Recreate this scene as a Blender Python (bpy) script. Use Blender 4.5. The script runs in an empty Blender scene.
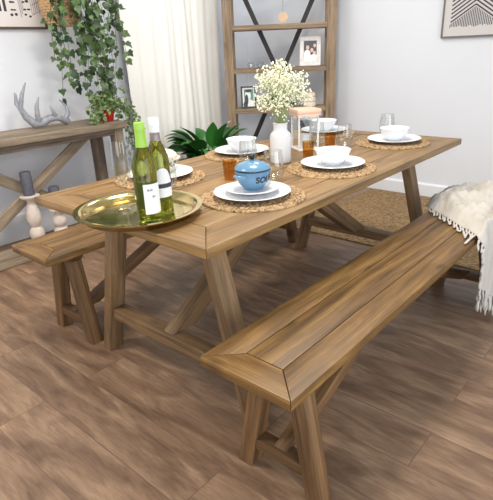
import bpy, bmesh, math, random
from mathutils import Vector, Matrix, Euler
random.seed(7)
PI = math.pi
S = bpy.context.scene
C = S.collection
rnd = random.uniform

# ------------------------------------------------------------------ mesh builder
class MB:
    def __init__(self):
        self.v = []; self.f = []; self.g = []; self.t = []
    def add(self, verts, faces, gc=None, tint=None):
        n = len(self.v)
        self.v += [Vector(p) for p in verts]
        self.f += [tuple(i + n for i in f) for f in faces]
        self.g += (gc if gc else [Vector(p) for p in verts])
        self.t += [tint if tint is not None else 0.5] * len(verts)
        return self
    def prism(self, poly, ext, grain=(1, 0, 0), bevel=0.003, seg=1, tint=None):
        """polygon (planar, 3D) extruded by ext; grain = direction of the wood fibre"""
        bm = bmesh.new()
        vs = [bm.verts.new(p) for p in poly]
        f = bm.faces.new(vs)
        r = bmesh.ops.extrude_face_region(bm, geom=[f])
        bmesh.ops.translate(bm, vec=Vector(ext), verts=[e for e in r['geom'] if isinstance(e, bmesh.types.BMVert)])
        bmesh.ops.recalc_face_normals(bm, faces=bm.faces[:])
        if bevel > 0:
            bmesh.ops.bevel(bm, geom=bm.edges[:] + bm.verts[:], offset=bevel, segments=seg, affect='EDGES', profile=0.6)
        a = Vector(grain).normalized()
        b = a.cross(Vector((0, 0, 1)) if abs(a.z) < .9 else Vector((0, 1, 0))).normalized()
        c = a.cross(b)
        off = Vector((rnd(-9, 9), rnd(-9, 9), rnd(-9, 9)))
        bm.verts.index_update()
        self.add([v.co.copy() for v in bm.verts], [[v.index for v in f.verts] for f in bm.faces],
                 [Vector((v.co.dot(a), v.co.dot(b), v.co.dot(c))) + off for v in bm.verts],
                 tint if tint is not None else rnd(0.2, 0.8))
        bm.free()
        return self
    def box(self, a, b, grain=(1, 0, 0), bevel=0.003, seg=1, tint=None):
        (x0, y0, z0), (x1, y1, z1) = a, b
        return self.prism([(x0, y0, z0), (x1, y0, z0), (x1, y1, z0), (x0, y1, z0)], (0, 0, z1 - z0), grain, bevel, seg, tint)
    def lathe(self, prof, c=(0, 0, 0), n=32, sx=1, sy=1):
        vs = []; fs = []; m = len(prof); idx = []
        for (r, z) in prof:
            if r < 1e-6:
                idx.append([len(vs)] * n); vs.append((c[0], c[1], c[2] + z))
            else:
                row = []
                for k in range(n):
                    t = 2 * PI * k / n
                    row.append(len(vs)); vs.append((c[0] + sx * r * math.cos(t), c[1] + sy * r * math.sin(t), c[2] + z))
                idx.append(row)
        for i in range(m - 1):
            for k in range(n):
                q = [idx[i][k], idx[i][(k + 1) % n], idx[i + 1][(k + 1) % n], idx[i + 1][k]]
                u = []
                for a in q:
                    if a not in u: u.append(a)
                if len(u) > 2: fs.append(u)
        return self.add(vs, fs)
    def tube(self, pts, rad, n=8, caps=True):
        pts = [Vector(p) for p in pts]
        if not hasattr(rad, '__len__'): rad = [rad] * len(pts)
        vs = []; fs = []; up = None
        for i, p in enumerate(pts):
            d = (pts[min(i + 1, len(pts) - 1)] - pts[max(i - 1, 0)]).normalized()
            if up is None:
                up = d.cross(Vector((0, 0, 1)) if abs(d.z) < .9 else Vector((1, 0, 0))).normalized()
            up = (up - d * up.dot(d)).normalized(); w = d.cross(up)
            for k in range(n):
                t = 2 * PI * k / n
                vs.append(p + rad[i] * (math.cos(t) * up + math.sin(t) * w))
        for i in range(len(pts) - 1):
            for k in range(n):
                fs.append((i * n + k, i * n + (k + 1) % n, (i + 1) * n + (k + 1) % n, (i + 1) * n + k))
        if caps:
            fs.append(tuple(range(n))[::-1]); e = (len(pts) - 1) * n; fs.append(tuple(range(e, e + n)))
        return self.add(vs, fs)
    def ball(self, c, r, n=8, m=5, sz=1.0):
        return self.lathe([(r * math.sin(PI * i / m), -r * sz * math.cos(PI * i / m)) for i in range(m + 1)], c, n)
    def grid(self, fn, nu, nv):
        vs = []; fs = []; g = []
        for j in range(nv + 1):
            for i in range(nu + 1):
                vs.append(fn(i / nu, j / nv)); g.append(Vector((i / nu, j / nv, 0)))
        for j in range(nv):
            for i in range(nu):
                a = j * (nu + 1) + i
                fs.append((a, a + 1, a + nu + 2, a + nu + 1))
        return self.add(vs, fs, g)

def obj(name, mb, mat, parent=None, org=(0, 0, 0), smooth=True, angle=35, loc=None):
    me = bpy.data.meshes.new(name)
    o_ = Vector(org)
    me.from_pydata([p - o_ for p in mb.v], [], mb.f)
    a = me.attributes.new('gc', 'FLOAT_VECTOR', 'POINT')
    a.data.foreach_set('vector', [c for g in mb.g for c in g])
    t = me.attributes.new('bt', 'FLOAT', 'POINT'); t.data.foreach_set('value', mb.t)
    bm = bmesh.new(); bm.from_mesh(me); bmesh.ops.recalc_face_normals(bm, faces=bm.faces[:]); bm.to_mesh(me); bm.free()
    if smooth:
        me.polygons.foreach_set('use_smooth', [True] * len(me.polygons))
        me.set_sharp_from_angle(angle=math.radians(angle))
    me.materials.append(mat)
    o = bpy.data.objects.new(name, me); C.objects.link(o)
    if parent: o.parent = parent
    if loc is not None: o.location = loc
    elif parent is None: o.location = o_
    return o

def tag(o, label, cat, group=None, kind=None):
    o['label'] = label; o['category'] = cat
    if group: o['group'] = group
    if kind: o['kind'] = kind
    return o
def thing(name, label, cat, loc=(0, 0, 0), rz=0, group=None):
    o = bpy.data.objects.new(name, None); C.objects.link(o); o.empty_display_size = .05
    o.location = loc; o.rotation_euler = (0, 0, rz)
    return tag(o, label, cat, group)
def struct(name, mb, mat):
    o = obj(name, mb, mat, smooth=False); o['kind'] = 'structure'; return o
def dup(root, loc, rz=None, label=None, group=None):
    r = root.copy(); C.objects.link(r); r.location = loc
    if rz is not None: r.rotation_euler = (0, 0, rz)
    if label: r['label'] = label
    if group: r['group'] = group
    for ch in list(root.children):
        c = ch.copy(); C.objects.link(c); c.parent = r
        for g in list(ch.children):
            d = g.copy(); C.objects.link(d); d.parent = c
    return r

# ------------------------------------------------------------------ materials
def srgb(r, g, b):
    f = lambda c: (c / 255 / 12.92) if c / 255 <= .04045 else ((c / 255 + .055) / 1.055) ** 2.4
    return (f(r), f(g), f(b), 1)
def new_mat(name):
    m = bpy.data.materials.new(name); m.use_nodes = True
    nt = m.node_tree; return m, nt, nt.nodes['Principled BSDF'], nt.nodes, nt.links
def plain(name, col, rough=.5, metal=0, noise=0, nscale=20, spec=.5, bump=0, sss=0, coat=0):
    m, nt, P, N, L = new_mat(name)
    P.inputs['Base Color'].default_value = col; P.inputs['Roughness'].default_value = rough
    P.inputs['Metallic'].default_value = metal; P.inputs['Specular IOR Level'].default_value = spec
    if coat: P.inputs['Coat Weight'].default_value = coat; P.inputs['Coat Roughness'].default_value = .08
    if noise or bump:
        tc = N.new('ShaderNodeTexCoord'); nz = N.new('ShaderNodeTexNoise'); nz.inputs['Scale'].default_value = nscale
        nz.inputs['Detail'].default_value = 5
        L.new(tc.outputs['Object'], nz.inputs['Vector'])
        if noise:
            mp = N.new('ShaderNodeMapRange'); mp.inputs['To Min'].default_value = 1 - noise; mp.inputs['To Max'].default_value = 1 + noise
            mp.inputs['From Min'].default_value = .3; mp.inputs['From Max'].default_value = .7
            L.new(nz.outputs['Fac'], mp.inputs['Value'])
            mx = N.new('ShaderNodeMix'); mx.data_type = 'RGBA'; mx.blend_type = 'MULTIPLY'; mx.inputs['Factor'].default_value = 1
            mx.inputs['A'].default_value = col; L.new(mp.outputs['Result'], mx.inputs['B'])
            L.new(mx.outputs['Result'], P.inputs['Base Color'])
        if bump:
            bp = N.new('ShaderNodeBump'); bp.inputs['Strength'].default_value = bump; bp.inputs['Distance'].default_value = .004
            L.new(nz.outputs['Fac'], bp.inputs['Height']); L.new(bp.outputs['Normal'], P.inputs['Normal'])
    return m
def wood(name, dark, mid, light, rough=.55, scale=1.0, knots=.8, vary=.22, bump=.35, grey=None):
    m, nt, P, N, L = new_mat(name)
    at = N.new('ShaderNodeAttribute'); at.attribute_name = 'gc'
    bt = N.new('ShaderNodeAttribute'); bt.attribute_name = 'bt'
    def noise(sc, detail, dist, rough_=.55):
        mp = N.new('ShaderNodeMapping'); mp.inputs['Scale'].default_value = sc
        L.new(at.outputs['Vector'], mp.inputs['Vector'])
        n = N.new('ShaderNodeTexNoise'); n.inputs['Scale'].default_value = scale
        n.inputs['Detail'].default_value = detail; n.inputs['Distortion'].default_value = dist; n.inputs['Roughness'].default_value = rough_
        L.new(mp.outputs['Vector'], n.inputs['Vector']); return n
    n1 = noise((1.5, 20, 20), 8, 1.1, .62)
    cr = N.new('ShaderNodeValToRGB'); e = cr.color_ramp.elements
    e[0].position = .26; e[0].color = dark; e[1].position = .76; e[1].color = light
    x = e.new(.5); x.color = mid
    L.new(n1.outputs['Fac'], cr.inputs['Fac'])
    n2 = noise((7, 150, 150), 3, .3)
    m2 = N.new('ShaderNodeMapRange'); m2.inputs['From Min'].default_value = .3; m2.inputs['From Max'].default_value = .7
    m2.inputs['To Min'].default_value = .78; m2.inputs['To Max'].default_value = 1.14
    L.new(n2.outputs['Fac'], m2.inputs['Value'])
    mx = N.new('ShaderNodeMix'); mx.data_type = 'RGBA'; mx.blend_type = 'MULTIPLY'; mx.inputs['Factor'].default_value = 1
    L.new(cr.outputs['Color'], mx.inputs['A']); L.new(m2.outputs['Result'], mx.inputs['B'])
    # long dark cracks / streaks
    n3 = noise((.9, 40, 40), 3, .6)
    m3 = N.new('ShaderNodeMapRange'); m3.inputs['From Min'].default_value = .33; m3.inputs['From Max'].default_value = .43
    m3.inputs['To Min'].default_value = .45; m3.inputs['To Max'].default_value = 1
    L.new(n3.outputs['Fac'], m3.inputs['Value'])
    mx3 = N.new('ShaderNodeMix'); mx3.data_type = 'RGBA'; mx3.blend_type = 'MULTIPLY'; mx3.inputs['Factor'].default_value = .7
    L.new(mx.outputs['Result'], mx3.inputs['A']); L.new(m3.outputs['Result'], mx3.inputs['B'])
    # knots
    mp = N.new('ShaderNodeMapping'); mp.inputs['Scale'].default_value = (1.9, 4.6, 4.6)
    L.new(at.outputs['Vector'], mp.inputs['Vector'])
    vo = N.new('ShaderNodeTexVoronoi'); vo.voronoi_dimensions = '2D'; vo.inputs['Scale'].default_value = 1.0; L.new(mp.outputs['Vector'], vo.inputs['Vector'])
    kr = N.new('ShaderNodeMapRange'); kr.inputs['From Min'].default_value = .015; kr.inputs['From Max'].default_value = .085
    kr.inputs['To Min'].default_value = .32; kr.inputs['To Max'].default_value = 1
    L.new(vo.outputs['Distance'], kr.inputs['Value'])
    mk = N.new('ShaderNodeMix'); mk.data_type = 'RGBA'; mk.blend_type = 'MULTIPLY'; mk.inputs['Factor'].default_value = knots
    L.new(mx3.outputs['Result'], mk.inputs['A']); L.new(kr.outputs['Result'], mk.inputs['B'])
    # worn patches
    n4 = noise((3.5, 7, 7), 6, .4, .65)
    m4 = N.new('ShaderNodeMapRange'); m4.inputs['From Min'].default_value = .32; m4.inputs['From Max'].default_value = .68
    m4.inputs['To Min'].default_value = .80; m4.inputs['To Max'].default_value = 1.12
    L.new(n4.outputs['Fac'], m4.inputs['Value'])
    mw = N.new('ShaderNodeMix'); mw.data_type = 'RGBA'; mw.blend_type = 'MULTIPLY'; mw.inputs['Factor'].default_value = 1
    L.new(mk.outputs['Result'], mw.inputs['A']); L.new(m4.outputs['Result'], mw.inputs['B']); mk = mw
    # board to board difference
    mt = N.new('ShaderNodeMapRange'); mt.inputs['To Min'].default_value = 1 - vary; mt.inputs['To Max'].default_value = 1 + vary
    L.new(bt.outputs['Fac'], mt.inputs['Value'])
    mf = N.new('ShaderNodeMix'); mf.data_type = 'RGBA'; mf.blend_type = 'MULTIPLY'; mf.inputs['Factor'].default_value = 1
    L.new(mk.outputs['Result'], mf.inputs['A']); L.new(mt.outputs['Result'], mf.inputs['B'])
    L.new(mf.outputs['Result'], P.inputs['Base Color'])
    P.inputs['Roughness'].default_value = rough
    bp = N.new('ShaderNodeBump'); bp.inputs['Strength'].default_value = bump; bp.inputs['Distance'].default_value = .002
    L.new(n2.outputs['Fac'], bp.inputs['Height']); L.new(bp.outputs['Normal'], P.inputs['Normal'])
    return m
def thin_glass(name, tint=(1, 1, 1, 1), refl=.95, base=.06):
    m, nt, P, N, L = new_mat(name)
    N.remove(P); out = N['Material Output']
    tr = N.new('ShaderNodeBsdfTransparent'); tr.inputs['Color'].default_value = tint
    gl = N.new('ShaderNodeBsdfGlossy'); gl.inputs['Roughness'].default_value = .03
    lw = N.new('ShaderNodeLayerWeight'); lw.inputs['Blend'].default_value = .22
    mr = N.new('ShaderNodeMapRange'); mr.inputs['To Min'].default_value = base; mr.inputs['To Max'].default_value = refl
    L.new(lw.outputs['Facing'], mr.inputs['Value'])
    mp = N.new('ShaderNodeMath'); mp.operation = 'MULTIPLY'; mp.inputs[1].default_value = .55
    L.new(mr.outputs['Result'], mp.inputs[0])
    mx = N.new('ShaderNodeMixShader'); L.new(mp.outputs[0], mx.inputs['Fac'])
    L.new(tr.outputs[0], mx.inputs[1]); L.new(gl.outputs[0], mx.inputs[2]); L.new(mx.outputs[0], out.inputs['Surface'])
    return m
def leaf_mat(name, c1, c2, rough=.4):
    m, nt, P, N, L = new_mat(name)
    bt = N.new('ShaderNodeAttribute'); bt.attribute_name = 'bt'
    mx = N.new('ShaderNodeMix'); mx.data_type = 'RGBA'; mx.inputs['A'].default_value = c1; mx.inputs['B'].default_value = c2
    L.new(bt.outputs['Fac'], mx.inputs['Factor']); L.new(mx.outputs['Result'], P.inputs['Base Color'])
    P.inputs['Roughness'].default_value = rough
    return m

M = {}
M['table'] = wood('oiled_table_wood', srgb(94, 69, 39), srgb(138, 106, 62), srgb(168, 135, 84), rough=.46, knots=.6, vary=.14)
M['tleg'] = wood('trestle_wood', srgb(90, 68, 45), srgb(124, 97, 66), srgb(152, 123, 88), rough=.6, knots=.5)
M['bench'] = wood('bench_wood', srgb(74, 52, 28), srgb(122, 90, 48), srgb(164, 128, 74), rough=.45, knots=.75, vary=.14)
M['bleg'] = wood('bench_leg_wood', srgb(76, 54, 33), srgb(112, 82, 51), srgb(140, 106, 69), rough=.6, knots=.8)
M['console'] = wood('weathered_wood', srgb(108, 94, 80), srgb(146, 130, 110), srgb(176, 160, 136), rough=.75, knots=.5, vary=.2)
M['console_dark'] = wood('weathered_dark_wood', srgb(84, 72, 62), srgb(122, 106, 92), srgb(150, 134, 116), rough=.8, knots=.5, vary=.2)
M['shelf'] = wood('shelf_wood', srgb(104, 84, 64), srgb(144, 122, 98), srgb(176, 154, 128), rough=.7, knots=.5, vary=.16)
M['white_cer'] = plain('white_ceramic', srgb(222, 225, 229), .18, spec=.5)
M['cream_cer'] = plain('cream_enamel', srgb(232, 224, 204), .25)
M['blue_cer'] = plain('blue_enamel', srgb(96, 136, 168), .22, noise=.04)
M['dark_rim'] = plain('dark_enamel_rim', srgb(34, 38, 46), .3)
M['knob'] = plain('black_knob', srgb(20, 18, 22), .25)
M['ink'] = plain('navy_ink', srgb(28, 32, 48), .4)
M['brass'] = plain('brass', (.62, .48, .20, 1), .13, metal=1, noise=.12, nscale=25)
M['glass'] = thin_glass('clear_glass', (.97, .98, .98, 1))
M['amber'] = thin_glass('amber_glass', (.88, .70, .42, 1), .8, .06)
M['vase'] = plain('matt_white_ceramic', srgb(220, 221, 223), .6, bump=.05, nscale=60)
M['wallpaint'] = plain('white_wall_paint', srgb(224, 227, 233), .9, noise=.012, nscale=3, spec=.2)
M['trim'] = plain('white_gloss_paint', srgb(232, 235, 240), .45)
M['black_metal'] = plain('black_strap_metal', srgb(40, 36, 36), .5, metal=.3)
M['terracotta_red'] = plain('red_pot_glaze', srgb(176, 34, 30), .4)
M['antler'] = plain('grey_antler', srgb(146, 150, 158), .45, noise=.22, nscale=30, bump=.3)
M['candle'] = plain('charcoal_wax', srgb(84, 84, 96), .6, noise=.2, nscale=60, bump=.4)
M['limewash'] = plain('limewashed_wood', srgb(212, 200, 190), .7, noise=.10, nscale=25, bump=.2)
M['copper'] = plain('pale_copper', srgb(218, 182, 160), .45, metal=.25)
M['lantern'] = plain('white_lantern_metal', srgb(224, 222, 220), .5)
M['cord'] = plain('grey_cord', srgb(120, 116, 110), .8)
M['woodslice'] = plain('pale_wood_slice', srgb(206, 178, 148), .7, noise=.1, nscale=40)
M['stem'] = plain('pale_green_stem', srgb(150, 165, 112), .6)
M['blossom'] = plain('cream_blossom', srgb(232, 232, 208), .8)
M['darkgreen_glass'] = plain('dark_green_glaze', srgb(36, 62, 50), .25)
M['ivy'] = leaf_mat('ivy_leaf', srgb(26, 54, 28), srgb(102, 130, 72))
M['smallleaf'] = leaf_mat('creeper_leaf', srgb(58, 88, 44), srgb(136, 158, 96))
M['lily'] = leaf_mat('lily_leaf', srgb(20, 70, 26), srgb(62, 128, 52), .3)
M['vine'] = plain('vine_stem', srgb(96, 92, 60), .7)
M['pot_grey'] = plain('grey_plant_pot', srgb(140, 140, 138), .7)
M['frame_white'] = plain('white_frame', srgb(216, 214, 212), .5, noise=.12, nscale=40)
M['frame_black'] = plain('black_frame', srgb(38, 50, 50), .35)
M['frame_brown'] = plain('brown_frame', srgb(92, 72, 58), .5)
M['frame_grey'] = plain('grey_frame', srgb(112, 108, 106), .5)
M['paper'] = plain('off_white_paper', srgb(222, 216, 212), .85)
M['paper_grey'] = plain('warm_grey_paper', srgb(204, 200, 198), .85)
M['art_ink'] = plain('art_charcoal', srgb(58, 58, 70), .8)
M['art_mid'] = plain('art_grey', srgb(140, 138, 142), .8)
M['photo_dark'] = plain('photo_dark', srgb(44, 48, 62), .35)
M['photo_skin'] = plain('photo_skin', srgb(208, 172, 158), .4)
M['photo_white'] = plain('photo_white', srgb(228, 228, 224), .4)
M['photo_green'] = plain('photo_green', srgb(92, 140, 124), .4)
M['cap_green'] = plain('green_screw_cap', srgb(150, 196, 70), .35)
M['cap_white'] = plain('white_screw_cap', srgb(232, 234, 240), .4)
M['cap_grey'] = plain('grey_foil', srgb(140, 128, 128), .4, metal=.3)
M['label'] = plain('label_paper', srgb(228, 230, 234), .7)
M['label_mark'] = plain('label_print', srgb(132, 134, 140), .7)
M['basket'] = plain('wicker', srgb(208, 172, 128), .8, noise=.25, nscale=60, bump=.6)
M['soil'] = plain('soil', srgb(58, 46, 36), .95)

def bottle_mat():
    m, nt, P, N, L = new_mat('olive_bottle_glass')
    P.inputs['Base Color'].default_value = (.28, .33, .045, 1); P.inputs['Roughness'].default_value = .04
    P.inputs['Transmission Weight'].default_value = .93; P.inputs['IOR'].default_value = 1.36
    return m
M['bottle'] = bottle_mat()

def jute(name, c1, c2, scale):
    m, nt, P, N, L = new_mat(name)
    tc = N.new('ShaderNodeTexCoord')
    vo = N.new('ShaderNodeTexVoronoi'); vo.inputs['Scale'].default_value = scale; L.new(tc.outputs['Object'], vo.inputs['Vector'])
    nz = N.new('ShaderNodeTexNoise'); nz.inputs['Scale'].default_value = scale * .4; nz.inputs['Detail'].default_value = 6
    L.new(tc.outputs['Object'], nz.inputs['Vector'])
    sp = N.new('ShaderNodeSeparateColor'); L.new(vo.outputs['Color'], sp.inputs['Color'])
    ad = N.new('ShaderNodeMath'); ad.operation = 'ADD'; L.new(sp.outputs[0], ad.inputs[0]); L.new(nz.outputs['Fac'], ad.inputs[1])
    mr = N.new('ShaderNodeMapRange'); mr.inputs['From Min'].default_value = .4; mr.inputs['From Max'].default_value = 1.4
    L.new(ad.outputs[0], mr.inputs['Value'])
    mx = N.new('ShaderNodeMix'); mx.data_type = 'RGBA'; mx.inputs['A'].default_value = c1; mx.inputs['B'].default_value = c2
    L.new(mr.outputs['Result'], mx.inputs['Factor']); L.new(mx.outputs['Result'], P.inputs['Base Color'])
    P.inputs['Roughness'].default_value = .9
    bp = N.new('ShaderNodeBump'); bp.inputs['Strength'].default_value = .7; bp.inputs['Distance'].default_value = .004
    L.new(vo.outputs['Distance'], bp.inputs['Height']); L.new(bp.outputs['Normal'], P.inputs['Normal'])
    return m
M['jute'] = jute('woven_seagrass', srgb(92, 68, 44), srgb(184, 154, 114), 130)
M['rug'] = jute('jute_rug', srgb(106, 82, 52), srgb(160, 130, 90), 70)

def floor_mat():
    m, nt, P, N, L = new_mat('oak_laminate')
    tc = N.new('ShaderNodeTexCoord'); sx = N.new('ShaderNodeSeparateXYZ'); L.new(tc.outputs['Object'], sx.inputs[0])
    cb = N.new('ShaderNodeCombineXYZ'); L.new(sx.outputs['Y'], cb.inputs['X']); L.new(sx.outputs['X'], cb.inputs['Y'])
    br = N.new('ShaderNodeTexBrick'); L.new(cb.outputs[0], br.inputs['Vector'])
    br.offset = .37; br.offset_frequency = 2; br.inputs['Scale'].default_value = 1
    br.inputs['Brick Width'].default_value = 1.25; br.inputs['Row Height'].default_value = .19
    br.inputs['Mortar Size'].default_value = .0016; br.inputs['Mortar Smooth'].default_value = .3; br.inputs['Bias'].default_value = 0
    br.inputs['Color1'].default_value = (0, 0, 0, 1); br.inputs['Color2'].default_value = (1, 1, 1, 1); br.inputs['Mortar'].default_value = (.5, .5, .5, 1)
    # per plank offset of the figure
    ml = N.new('ShaderNodeVectorMath'); ml.operation = 'SCALE'; ml.inputs['Scale'].default_value = 17; L.new(br.outputs['Color'], ml.inputs[0])
    ad = N.new('ShaderNodeVectorMath'); ad.operation = 'ADD'; L.new(cb.outputs[0], ad.inputs[0]); L.new(ml.outputs[0], ad.inputs[1])
    def nz(sc, det, dis):
        mp = N.new('ShaderNodeMapping'); mp.inputs['Scale'].default_value = sc; L.new(ad.outputs[0], mp.inputs['Vector'])
        n = N.new('ShaderNodeTexNoise'); n.inputs['Scale'].default_value = 1; n.inputs['Detail'].default_value = det; n.inputs['Distortion'].default_value = dis
        L.new(mp.outputs[0], n.inputs['Vector']); return n
    n1 = nz((3.0, 12, 1), 10, .9)
    cr = N.new('ShaderNodeValToRGB'); e = cr.color_ramp.elements
    e[0].position = .30; e[0].color = srgb(106, 82, 64); e[1].position = .74; e[1].color = srgb(168, 139, 112)
    x = e.new(.5); x.color = srgb(135, 108, 86)
    L.new(n1.outputs['Fac'], cr.inputs['Fac'])
    n2 = nz((14, 110, 1), 5, .8)
    m2 = N.new('ShaderNodeMapRange'); m2.inputs['From Min'].default_value = .3; m2.inputs['From Max'].default_value = .7
    m2.inputs['To Min'].default_value = .8; m2.inputs['To Max'].default_value = 1.15; L.new(n2.outputs['Fac'], m2.inputs['Value'])
    a = N.new('ShaderNodeMix'); a.data_type = 'RGBA'; a.blend_type = 'MULTIPLY'; a.inputs['Factor'].default_value = 1
    L.new(cr.outputs['Color'], a.inputs['A']); L.new(m2.outputs['Result'], a.inputs['B'])
    sc = N.new('ShaderNodeSeparateColor'); L.new(br.outputs['Color'], sc.inputs['Color'])
    mt = N.new('ShaderNodeMapRange'); mt.inputs['To Min'].default_value = .93; mt.inputs['To Max'].default_value = 1.07; L.new(sc.outputs[0], mt.inputs['Value'])
    b = N.new('ShaderNodeMix'); b.data_type = 'RGBA'; b.blend_type = 'MULTIPLY'; b.inputs['Factor'].default_value = 1
    L.new(a.outputs['Result'], b.inputs['A']); L.new(mt.outputs['Result'], b.inputs['B'])
    c = N.new('ShaderNodeMix'); c.data_type = 'RGBA'; c.inputs['B'].default_value = srgb(108, 85, 69)
    L.new(br.outputs['Fac'], c.inputs['Factor']); L.new(b.outputs['Result'], c.inputs['A'])
    L.new(c.outputs['Result'], P.inputs['Base Color'])
    P.inputs['Roughness'].default_value = .42; P.inputs['Specular IOR Level'].default_value = .4
    bp = N.new('ShaderNodeBump'); bp.inputs['Strength'].default_value = .12; bp.inputs['Distance'].default_value = .002
    L.new(n2.outputs['Fac'], bp.inputs['Height']); L.new(bp.outputs['Normal'], P.inputs['Normal'])
    return m
M['floor'] = floor_mat()

def cloth_mat(name, col, translucent=0, stripe=None, wscale=500):
    m, nt, P, N, L = new_mat(name)
    P.inputs['Base Color'].default_value = col; P.inputs['Roughness'].default_value = .95; P.inputs['Specular IOR Level'].default_value = .1
    tc = N.new('ShaderNodeTexCoord'); nz = N.new('ShaderNodeTexNoise'); nz.inputs['Scale'].default_value = wscale
    L.new(tc.outputs['Object'], nz.inputs['Vector'])
    bp = N.new('ShaderNodeBump'); bp.inputs['Strength'].default_value = .5; bp.inputs['Distance'].default_value = .002
    L.new(nz.outputs['Fac'], bp.inputs['Height']); L.new(bp.outputs['Normal'], P.inputs['Normal'])
    if stripe:
        at = N.new('ShaderNodeAttribute'); at.attribute_name = 'gc'; sx = N.new('ShaderNodeSeparateXYZ'); L.new(at.outputs['Vector'], sx.inputs[0])
        cr = N.new('ShaderNodeValToRGB'); cr.color_ramp.interpolation = 'CONSTANT'; e = cr.color_ramp.elements
        e[0].position = 0; e[0].color = (0, 0, 0, 1); e[1].position = .05; e[1].color = (1, 1, 1, 1)
        for p, v in ((.075, 0), (.10, 1), (.112, 0)):
            q = e.new(p); q.color = (v, v, v, 1)
        L.new(sx.outputs['Y'], cr.inputs['Fac'])
        mx = N.new('ShaderNodeMix'); mx.data_type = 'RGBA'; mx.inputs['A'].default_value = col; mx.inputs['B'].default_value = stripe
        L.new(cr.outputs['Color'], mx.inputs['Factor']); L.new(mx.outputs['Result'], P.inputs['Base Color'])
    if translucent:
        out = N['Material Output']; tr = N.new('ShaderNodeBsdfTranslucent'); tr.inputs['Color'].default_value = col
        ms = N.new('ShaderNodeMixShader'); ms.inputs['Fac'].default_value = translucent
        L.new(P.outputs[0], ms.inputs[1]); L.new(tr.outputs[0], ms.inputs[2]); L.new(ms.outputs[0], out.inputs['Surface'])
    return m
M['curtain'] = cloth_mat('cream_curtain', srgb(246, 244, 238))
M['throw'] = cloth_mat('white_throw', srgb(194, 189, 181), stripe=srgb(196, 200, 208))
M['fringe'] = cloth_mat('white_fringe', srgb(200, 196, 189))

# ------------------------------------------------------------------ the room
WX, WY = 3.37, 2.72
b = MB(); b.box((-3.2, -3.6, -.05), (WX + .1, WY + .1, 0), bevel=0); struct('floor', b, M['floor'])
b = MB(); b.box((-3.2, WY, 0), (WX + .1, WY + .1, 2.7), bevel=0); struct('wall_left', b, M['wallpaint'])
b = MB(); b.box((WX, -3.6, 0), (WX + .1, WY, 2.7), bevel=0); struct('wall_right', b, M['wallpaint'])
def skirting(name, p0, p1, inward, h, t=.018):
    p0 = Vector(p0); p1 = Vector(p1); n = Vector(inward)
    poly = [p0, p0 + n * t, p0 + n * t + Vector((0, 0, h - .015)), p0 + n * (t * .4) + Vector((0, 0, h)), p0 + Vector((0, 0, h))]
    b = MB(); b.prism(poly, p1 - p0, bevel=.001); struct(name, b, M['trim'])
skirting('baseboard_left', (-3.2, WY - .0005, .0005), (WX - .02, WY - .0005, .0005), (0, -1, 0), .2)
skirting('baseboard_right', (WX - .0005, -3.6, .0005), (WX - .0005, WY - .02, .0005), (-1, 0, 0), .115)

# ------------------------------------------------------------------ table & benches
def framed_top(mb, x0, x1, y0, y1, z0, z1, fr, planks, gap=.0012, bev=.003):
    """mitred frame of boards round lengthwise planks"""
    g = gap
    def pr(p, grain): mb.prism([(x, y, z0) for x, y in p], (0, 0, z1 - z0), grain, bev, 2)
    pr([(x0, y0), (x1, y0), (x1 - fr, y0 + fr), (x0 + fr, y0 + fr)], (1, 0, 0))
    pr([(x0, y1), (x0 + fr, y1 - fr), (x1 - fr, y1 - fr), (x1, y1)], (1, 0, 0))
    pr([(x0, y0 + g), (x0 + fr - g, y0 + fr + g), (x0 + fr - g, y1 - fr - g), (x0, y1 - g)], (0, 1, 0))
    pr([(x1, y0 + g), (x1, y1 - g), (x1 - fr + g, y1 - fr - g), (x1 - fr + g, y0 + fr + g)], (0, 1, 0))
    w = (y1 - y0 - 2 * fr) / planks
    for k in range(planks):
        a = y0 + fr + w * k
        pr([(x0 + fr + g, a + g), (x1 - fr - g, a + g), (x1 - fr - g, a + w - g), (x0 + fr + g, a + w - g)], (1, 0, 0))
def aleg(mb, xa, xb, yb0, yb1, yt0, yt1, z1, bev=.003):
    mb.prism([(xa, yb0, 0), (xa, yb1, 0), (xa, yt1, z1), (xa, yt0, z1)], (xb - xa, 0, 0), (0, (yt0 - yb0) / z1, 1), bev, 2)
def ybar(mb, xa, xb, y0, y1, z0, z1, slant=0, bev=.003):
    mb.prism([(xa, y0 + slant, z0), (xa, y1 - slant, z0), (xa, y1, z1), (xa, y0, z1)], (xb - xa, 0, 0), (0, 1, 0), bev, 2)
def brace(mb, yc, w, xl, zl, xh, zh, t):
    d = Vector((xh - xl, 0, zh - zl)).normalized()
    # lower end cut flat, upper end cut flat
    k = t / abs(d.z)
    mb.prism([(xl, yc - w / 2, zl), (xl + k, yc - w / 2, zl), (xh + k, yc - w / 2, zh), (xh, yc - w / 2, zh)], (0, w, 0), d, .002, 1)

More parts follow.
